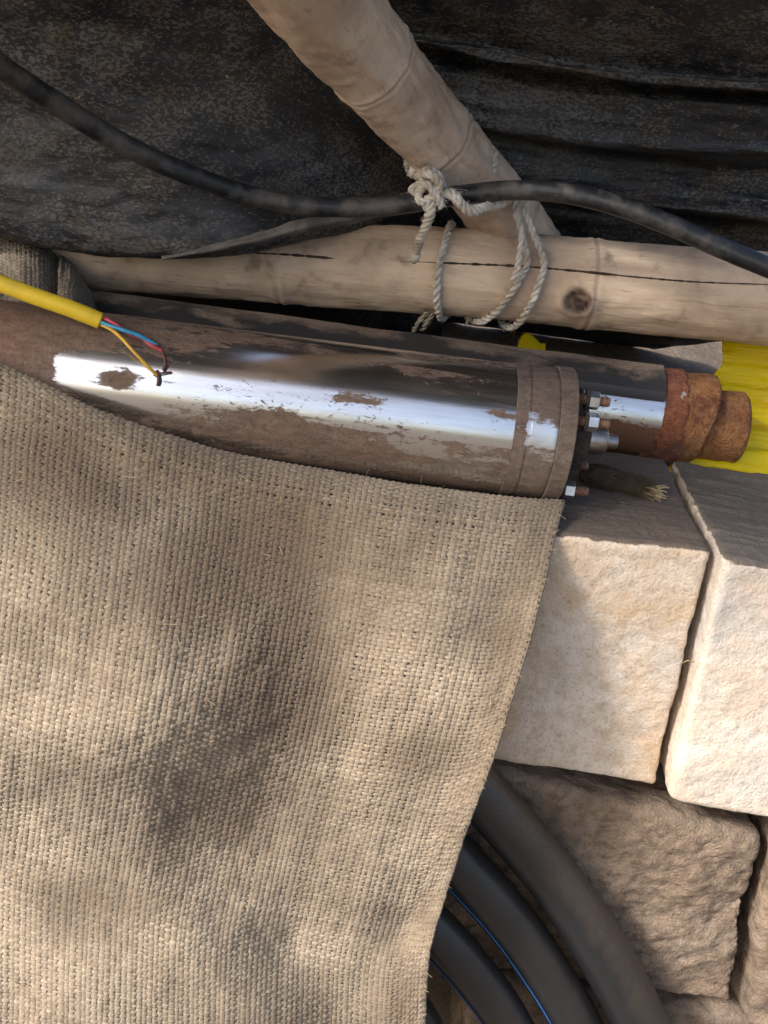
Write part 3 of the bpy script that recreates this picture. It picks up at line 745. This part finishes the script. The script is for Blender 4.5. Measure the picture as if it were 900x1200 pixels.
def stains(V):                                            # grime marks, plus the shaded side of the big fold painted in brown
    st = np.zeros(len(V))
    for (px, py, Y, rx_, rz_, k) in ((290, 630, -.03, .14, .085, .95), (350, 740, -.03, .08, .13, 1.), (480, 840, -.05, .06, .05, .5), (300, 860, -.05, .09, .08, .8), (590, 760, -.05, .03, .10, .45), (130, 840, -.13, .06, .02, .45), (150, 535, 0, .18, .06, 1.), (420, 690, -.03, .05, .05, .5),
                                     (340, 1120, -.12, .07, .06, .45), (470, 1120, -.10, .03, .07, .6), (500, 1020, -.08, .03, .06, .35), (130, 1000, -.15, .09, .03, .3), (560, 880, -.05, .03, .10, .5), (110, 1110, -.18, .02, .02, .35)):
        c = at(px, py, Y); st = np.maximum(st, k * np.exp(-((V[:, 0] - c[0]) / rx_)**2 - ((V[:, 2] - c[2]) / rz_)**2))
    return np.clip(st * (.95 + .8 * fbm(V, 6, 5, 99)), 0, .85)
burlap = empty('burlap_cloth', (0., 0., 0.), 'large brown woven burlap cloth draped over the wall under the motor', 'burlap')
wv_ = mesh_obj('woven_threads', Vw, Fw, MT['burlap'], burlap, attrs={'tone': Tw, 'stain': stains(Vw)}); wv_['kind'] = 'stuff'
# loose fibres standing off the weave and along the free edge
mbf = MB(); Sg, Ng = outw[1][0], outw[1][1]
for k in range(620):
    i = rng.integers(8, Sg.shape[0] - 8); j = rng.integers(3, Sg.shape[1] - 3) if k > 70 else Sg.shape[1] - 1 - rng.integers(0, 3)
    p = Sg[i, j] + Ng[i, j] * .0015 * np.sign(Ng[i, j] @ (CAM_C - Sg[i, j])); nn = Ng[i, j] * np.sign(Ng[i, j] @ (CAM_C - Sg[i, j]))
    dr = rng.normal(size=3); dr /= np.linalg.norm(dr); ln = rng.uniform(.004, .014)
    if k <= 70: ln *= rng.uniform(.2, .9); dr = np.array([1., -.3, rng.normal() * 1.6]); dr /= np.linalg.norm(dr)
    P = spline([p, p + dr * ln * .4 + nn * .0015, p + dr * ln + nn * rng.uniform(0, .003)], 5); mbf.add(*tube(P, .00022, 3, False))
fb = mbf.build('loose_fibre', MT['straw'], burlap); fb['kind'] = 'stuff'

# burlap heaped behind the motor at the far left
CPK = []
for (dy_, Y, zz) in ((0, .20, 0), (-28, .24, 0), (-55, .30, 0), (-78, .36, 0), (-60, .46, 0)):
    CPK.append([at(px, py + dy_ * sc_, Y) for px, py, sc_ in ((-160, 350, 1.1), (-80, 352, 1.1), (-30, 355, 1.1), (10, 358, 1.05), (42, 362, 1.), (58, 372, .95), (72, 364, .8), (95, 368, .55), (122, 382, .3))])
CPK = np.array(CPK)
CPK[1:4, 5] += np.array([.01, .03, -.012]); CPK[2:4, 2] += np.array([0, .02, -.012]); CPK[:, 8] += np.array([0, .03, -.05])
kS0 = surf(CPK, np.linspace(0, 8, 200), np.linspace(0, 4, 200)); kau = arc(kS0, 1); kav = arc(kS0, 0)
Vk, Fk, Tk, _o = weave(CPK, np.linspace(0, 8, 200), np.linspace(0, 4, 200), kau, kav, .0060, .0050, 2, 5, 15, .012)
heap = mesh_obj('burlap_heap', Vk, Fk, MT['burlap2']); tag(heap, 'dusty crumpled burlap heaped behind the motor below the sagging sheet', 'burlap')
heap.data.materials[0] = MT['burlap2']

# ------------------------------------------------------------------ cables
def pipe(name, P, rad, mat, parent=None, ring=24, n=200, seed=0, amp=.0003):
    P = spline(P, n); V, F = tube(P, rad, ring, True, lambda V, a: amp * fbm(V, 40, 3, seed)); return mesh_obj(name, V, F, mat, parent), P
cb = [(-60, 30, -.02), (0, 78, .04), (80, 130, .12), (150, 172, .18), (230, 208, .23), (300, 231, .27), (370, 242, .285), (450, 242, .293), (530, 230, .298), (600, 223, .297), (665, 227, .285), (730, 243, .268), (795, 268, .25), (860, 297, .23), (960, 336, .20), (1050, 370, .17)]
cable, CBP = pipe('power_cable', [at(*c) for c in cb], .0125, MT['cable'], None, 28, 400, 3, .0005)
tag(cable, 'thick black rubber cable sagging across in front of the log rafter', 'cable')

def on_motor(px, py, off=0.):
    d_ = ray(px, py); d_ = d_ / np.linalg.norm(d_); o_ = CAM_C - mB
    dp = d_ - mD * (d_ @ mD); op = o_ - mD * (o_ @ mD); r = RM + off
    a = dp @ dp; b = 2 * dp @ op; c = op @ op - r * r; q = b * b - 4 * a * c
    t = (-b - math.sqrt(max(q, 0))) / (2 * a); return CAM_C + d_ * t
yc = empty('yellow_cable', tuple(on_motor(118, 376, .01)), 'yellow sheathed cable with its cut end frayed into thin coloured wires', 'cable')
P_ = [at(-130, 285, .05), at(-50, 312, .05), at(0, 332, .055), at(40, 347, .06), at(80, 361, .065), at(118, 376, .07)]
P_[-1] = on_motor(118, 376, .012)
pipe('cable_sheath', P_, .0098, MT['ycable'], yc, 24, 90, 3, .0003)
e_ = P_[-1]
pipe('wire', [e_ + np.array([-.006, 0, .004]), on_motor(126, 375, .016), on_motor(140, 383, .014), on_motor(152, 392, .008), on_motor(166, 396, .006), on_motor(178, 405, .008), on_motor(190, 411, .006)], .0022, MT['wred'], yc, 10, 60)[0]['label'] = 'red wire'
pipe('wire', [e_ + np.array([-.006, -.001, .001]), on_motor(124, 380, .016), on_motor(145, 387, .017), on_motor(160, 392, .015), on_motor(172, 398, .010), on_motor(184, 405, .006)], .0024, MT['wblue'], yc, 10, 60)[0]['label'] = 'blue wire'
pipe('wire', [e_ + np.array([-.006, 0, -.003]), on_motor(124, 383, .014), on_motor(138, 392, .018), on_motor(155, 410, .018), on_motor(170, 426, .012), on_motor(184, 440, .004)], .0020, MT['wyel'], yc, 10, 60)[0]['label'] = 'amber wire'
pipe('wire', [on_motor(181, 404, .007), on_motor(190, 412, .006), on_motor(194, 425, .005), on_motor(191, 434, .004)], .0018, MT['wbrown'], yc, 8, 40)[0]['label'] = 'dark twisted wire end'
pipe('wire', [on_motor(184, 434, .004), on_motor(186, 445, .004), on_motor(185, 452, .002)], .0022, MT['wbrown'], yc, 8, 30)[0]['label'] = 'dark twisted wire end'
pipe('wire', [on_motor(180, 440, .004), on_motor(190, 437, .005), on_motor(201, 436, .002)], .0012, MT['wbrown'], yc, 8, 30)[0]['label'] = 'dark twisted wire end'

# ------------------------------------------------------------------ rope
def rope(name, P, r, parent, mat, n=None, strands=3, lay=.024, fuzz=True):
    r = r * .84
    P = np.asarray(P, float); L = np.linalg.norm(np.diff(P, axis=0), axis=1).sum(); n = n or max(40, int(L / .0022)); P = spline(P, n)
    T, N, B = frames(P); s = np.concatenate([[0], np.cumsum(np.linalg.norm(np.diff(P, axis=0), axis=1))]); m = MB()
    for k in range(strands):
        a = 2 * math.pi * (s / lay + k / strands); Q = P + (N * np.cos(a)[:, None] + B * np.sin(a)[:, None]) * r * .52
        Q = Q + .0012 * np.stack([fbm(Q, 60, 2, 5), fbm(Q, 60, 2, 6), fbm(Q, 60, 2, 8)], 1); m.add(*tube(Q, r * .58 * (1 + .45 * fbm(Q, 120, 3, k)), 10, True, lambda V, a: r * .16 * fbm(V, 420, 2, 7)))
    if fuzz:
        for q in range(int(L / .0016)):
            i = rng.integers(0, n); d_ = rng.normal(size=3); d_ /= np.linalg.norm(d_)
            m.add(*tube(spline([P[i] + d_ * r * .8, P[i] + d_ * r * 1.3 + T[i] * .003, P[i] + d_ * r * 1.6 + T[i] * rng.normal() * .006], 4), .00022, 3, False))
    return m.build(name, mat, parent)
tie = empty('tie_rope', tuple(at(500, 225, .33)), 'off white rope lashing the slanting rafter to the level log', 'rope')
def around(px, py_top, py_bot, lean, r_off=.0055, a0=100, a1=-100, n=10):
    """a turn over the front of the log between the angles a0 (top) and a1 (underside)"""
    out = []
    for k in range(n):
        f = k / (n - 1.); a = a0 + (a1 - a0) * f; q = pole_front(px, (py_top + py_bot) / 2); i = np.argmin(np.linalg.norm(PP - q, axis=1)); rr = np.interp(i / 419., np.linspace(0, 1, 10), [.050, .054, .057, .059, .061, .063, .065, .066, .067, .067]) + r_off
        x = lean(f)
        out.append(PP[i] + np.array([x, -math.cos(R(a)) * rr, math.sin(R(a)) * rr]))
    return out
l1 = around(527, 272, 362, lambda f: -.004 - .012 * math.sin(f * 3.1) + .024 * max(0, f - .5))
l2 = around(604, 280, 372, lambda f: .016 - .012 * f - .10 * max(0, f - .35)**1.2)
l3 = around(622, 280, 376, lambda f: .012 - .004 * f - .07 * max(0, f - .45)**1.2, .009)
rope('turn', l1, .0060, tie, MT['rope'], None, 2)
rope('turn', [at(603, 236, .37), at(606, 252, .365)] + l2[3:], .0060, tie, MT['rope'], None, 2)
rope('turn', [at(615, 238, .375), at(618, 255, .37)] + l3[3:], .0060, tie, MT['rope'], None, 2)
rope('turn', [at(611, 275, .345), at(609, 295, .335), at(606, 315, .335), at(601, 328, .34)], .0045, tie, MT['rope'], None, 2)
rope('lashing', [at(484, 198, .36), at(500, 212, .30), at(518, 224, .275), at(530, 228, .268), at(540, 238, .268), at(553, 247, .272), at(570, 243, .29), at(586, 238, .33), at(600, 230, .37), at(606, 234, .385)], .0078, tie, MT['rope'])
rope('lashing', [at(482, 203, .40), at(478, 190, .37), at(486, 182, .345), at(500, 178, .40)][:3] + [at(484, 207, .33)], .0068, tie, MT['rope'])
rope('lashing', [at(572, 168, .39), at(579, 180, .375), at(580, 193, .365), at(572, 208, .36), at(566, 216, .36)], .0062, tie, MT['rope'], None, 2)
# knot: a few tight interlocked bights
th_ = np.linspace(0, 4 * math.pi, 30); kc = at(501, 224, .285)
kn_ = [kc + np.array([.014 * math.cos(t) + .005 * math.cos(2.7 * t + 1), -.012 * math.sin(1.5 * t + .4), .020 * math.sin(t) + .006 * math.sin(1.9 * t)]) for t in th_[:22]]
rope('knot', kn_, .0064, tie, MT['rope'], 120)
rope('knot', [at(488, 206, .30), at(498, 203, .27), at(510, 208, .262), at(514, 219, .262), at(506, 230, .266), at(494, 236, .27), at(490, 226, .275), at(500, 216, .262), at(513, 232, .262), at(517, 241, .27)], .0060, tie, MT['rope'], 120)
rope('tail', [at(505, 236, .268), at(504, 250, .268), at(499, 264, .275), at(493, 279, .29), at(489, 290, .305), at(487, 301, .315)], .0070, tie, MT['rope'])
V, F = tube(spline([at(488, 297, .308), at(486, 303, .312), at(485, 308, .318)], 8), [.006, .0075, .007, .0072, .006, .005, .004, .001], 10, True, lambda V, a: .001 * fbm(V, 200, 2, 3))
mesh_obj('frayed_tip', V, F, MT['chip'], tie)
tw = rope('twine', [at(507, 362, .40), at(500, 368, .39), at(492, 376, .385), at(484, 388, .40)], .0040, None, MT['rope2'], None, 2); tag(tw, 'short grubby twine end hanging under the log, left strand', 'twine', 'twine ends under the log')
tw = rope('twine', [at(512, 362, .40), at(506, 370, .39), at(500, 378, .385), at(494, 388, .40)], .0040, None, MT['rope2'], None, 2); tag(tw, 'short grubby twine end hanging under the log, right strand', 'twine', 'twine ends under the log')
tw = rope('twine', [at(549, 362, .40), at(549, 370, .40), at(547, 381, .40)], .0026, None, MT['rope2'], None, 2); tag(tw, 'thin stub of twine hanging below the log between the rope turns', 'twine')

# ------------------------------------------------------------------ hoses
def hose(pts, r, label, stripe_ang, mat='hose'):
    root = empty('water_hose', tuple(at(*pts[1])), label, 'hose', 'black hoses at the foot of the wall')
    o, P = pipe('hose_wall', [at(*p) for p in pts], r, MT[mat], root, 48, 160, 5, .0006)
    T, N, B = frames(P); vd = CAM_C - P; vd /= np.linalg.norm(vd, axis=1, keepdims=True)
    side = np.cross(T, vd); side /= np.linalg.norm(side, axis=1, keepdims=True); side *= -np.sign(side[len(P) // 2] @ _rt)
    fr_ = np.cross(side, T); fr_ *= np.sign((fr_ * vd).sum(1))[:, None]
    rows = []
    for a in np.linspace(stripe_ang - 2.6, stripe_ang + 2.6, 5): rows.append(P + (side * math.sin(R(a)) + fr_ * math.cos(R(a))) * (np.broadcast_to(r, (len(P),))[:, None] + .0011))
    S = np.stack(rows, 1); mesh_obj('stripe', S.reshape(-1, 3), grid_faces(len(P), 5), MT['bluestripe'], root)  # thin blue strip painting a rim glint along the hose
    return root
hose([(500, 865, -.006), (568, 935, -.008), (645, 1025, -.010), (700, 1105, -.012), (752, 1200, -.018), (798, 1300, -.022)], np.linspace(.034, .043, 160), 'uppermost black hose, dusty brown, lying against the rough brown stone', 120, 'hose_dusty')
hose([(460, 930, -.020), (536, 1010, -.022), (592, 1072, -.026), (634, 1130, -.030), (673, 1195, -.034), (715, 1285, -.038)], .036, 'middle black hose, second from the brown stone, with a blue line', 62)
hose([(420, 1020, -.05), (496, 1078, -.052), (552, 1138, -.055), (598, 1203, -.058), (640, 1290, -.06)], .033, 'third black hose from the brown stone, half hidden by burlap', 70)
hose([(400, 1095, -.07), (455, 1150, -.074), (498, 1205, -.078), (540, 1300, -.082)], .0270, 'lowest black hose showing at the bottom beside the burlap edge', 66)

# ------------------------------------------------------------------ yellow sheet and bits behind
prof = [(.31, -.032), (.33, -.004), (.35, -.014), (.375, .016), (.395, .004), (.42, .044), (.435, .030), (.455, .072), (.47, .060), (.49, .100), (.505, .128), (.53, .150)]
CPY = []
for k, (y, z) in enumerate(prof):
    xl_ = .40 + .012 * math.sin(k * 2.1) + max(0, k - 3) * .034
    CPY.append([(min(xl_, .596) + dx, y + .06 * dx + .006 * math.sin(i * 1.9 + k * .8), z + .10 * dx + .004 * math.sin(i * 2.3 + k)) for i, dx in enumerate((0, .06, .12, .20, .30, .45, .65, .9))])
ysheet, _, _ = sheet('yellow_sheet', CPY, 160, 260, MT['yellow'], None, lambda S: .003 * fbm(S * np.array([.5, 2, 2]), 25, 4, 33) + .003 * fbm(S * np.array([.25, 3, 3]), 45, 3, 35), .0012)
tag(ysheet, 'bright yellow pleated plastic sheet behind the rusty pump outlet', 'plastic sheet')
c = at(624, 404, .50)
CPs = [[c + np.array([dx, dy, dz + .004 * math.sin(7 * dx * 60)]) for dx, dz in ((-.022, .000), (-.016, .013), (-.008, .014), (.003, .004), (.013, .004), (.022, .001))] for dy in (-.01, .012)]
CPs = np.array(CPs); CPs[0, :, 2] = c[2] - .02
yscrap, _, _ = sheet('yellow_scrap', CPs, 40, 12, MT['yellow'], None, lambda S: .002 * fbm(S, 80, 3, 3), .001)
tag(yscrap, 'small bright yellow plastic scrap in the gap below the log', 'plastic scrap')

# fibrous brush-like stub lying on the dusty stone beside the studs
stub = empty('fibre_stub', tuple(atz(745, 570, .02)), 'dark brown fibrous stalk with a pale frayed tip on the dusty stone', 'plant stalk')
sp_ = spline([atz(682, 553, .020), atz(712, 561, .022), atz(740, 569, .020), atz(760, 577, .016)], 40)
core = MB(); core.add(*tube(sp_, np.interp(np.linspace(0, 1, 40), [0, .2, .7, 1], [.010, .013, .012, .007]), 18, True, lambda V, a: .003 * fbm(V, 130, 3, 8)))
core.build('stalk', MT['fibre'], stub)
mb1, mb2 = MB(), MB(); T, N, B = frames(sp_)
for k in range(520):
    i = rng.integers(1, 38); a = rng.uniform(0, 6.28); d_ = N[i] * math.cos(a) + B[i] * math.sin(a); p = sp_[i] + d_ * .010; ln = rng.uniform(.005, .012)
    mb1.add(*tube(spline([p, p + d_ * ln * .5 + T[i] * ln * .5, p + d_ * ln * .6 + T[i] * ln * 1.3], 4), .0005, 3, False))
f1 = mb1.build('bristle', MT['fibre'], stub); f1['kind'] = 'stuff'
for k in range(130):
    a = rng.uniform(0, 6.28); rr = rng.uniform(0, .008); p = sp_[34] + (N[34] * math.cos(a) + B[34] * math.sin(a)) * rr; dr = T[34] + (N[34] * math.cos(a) + B[34] * math.sin(a)) * rng.uniform(0, .55) + rng.normal(size=3) * .1
    ln = rng.uniform(.014, .030); q = p + dr * ln; q[2] = max(q[2], .006); mb2.add(*tube(spline([p, p + dr * ln * .5, q], 5), .0007, 4, False))
f2 = mb2.build('frayed_tip', MT['straw'], stub); f2['kind'] = 'stuff'
def twig(pts, r, label, mat='straw', name='straw'):
    P = spline([np.array(p) for p in pts], 30); V, F = tube(P, np.linspace(r, r * .5, 30), 6); o = mesh_obj(name, V, F, MT[mat]); tag(o, label, 'straw'); return o
twig([atz(718, 584, .006), atz(735, 592, .010), atz(753, 601, .007)], .0011, 'pale curved straw lying on the dusty stone below the frayed stalk')
twig([at(813, 776, -.004), at(806, 774, -.010), at(800, 777, -.003)], .0007, 'tiny straw sticking from the dark joint between the pale stones')
# crumbs of mortar and chips along the back ledge
mc = MB()
import itertools
for k in range(260):
    x = rng.uniform(-.75, .75); y = rng.uniform(.42, .62); s = rng.uniform(.002, .008) * (1.6 if rng.random() < .1 else 1)
    P8 = np.array(list(itertools.product((-1, 1), repeat=3))) * s * rng.uniform(.5, 1.1, (8, 3)) + np.array([x, y, -.045 + s * .5])
    mc.add(P8, [(0, 1, 3, 2), (4, 6, 7, 5), (0, 4, 5, 1), (2, 3, 7, 6), (0, 2, 6, 4), (1, 5, 7, 3)])
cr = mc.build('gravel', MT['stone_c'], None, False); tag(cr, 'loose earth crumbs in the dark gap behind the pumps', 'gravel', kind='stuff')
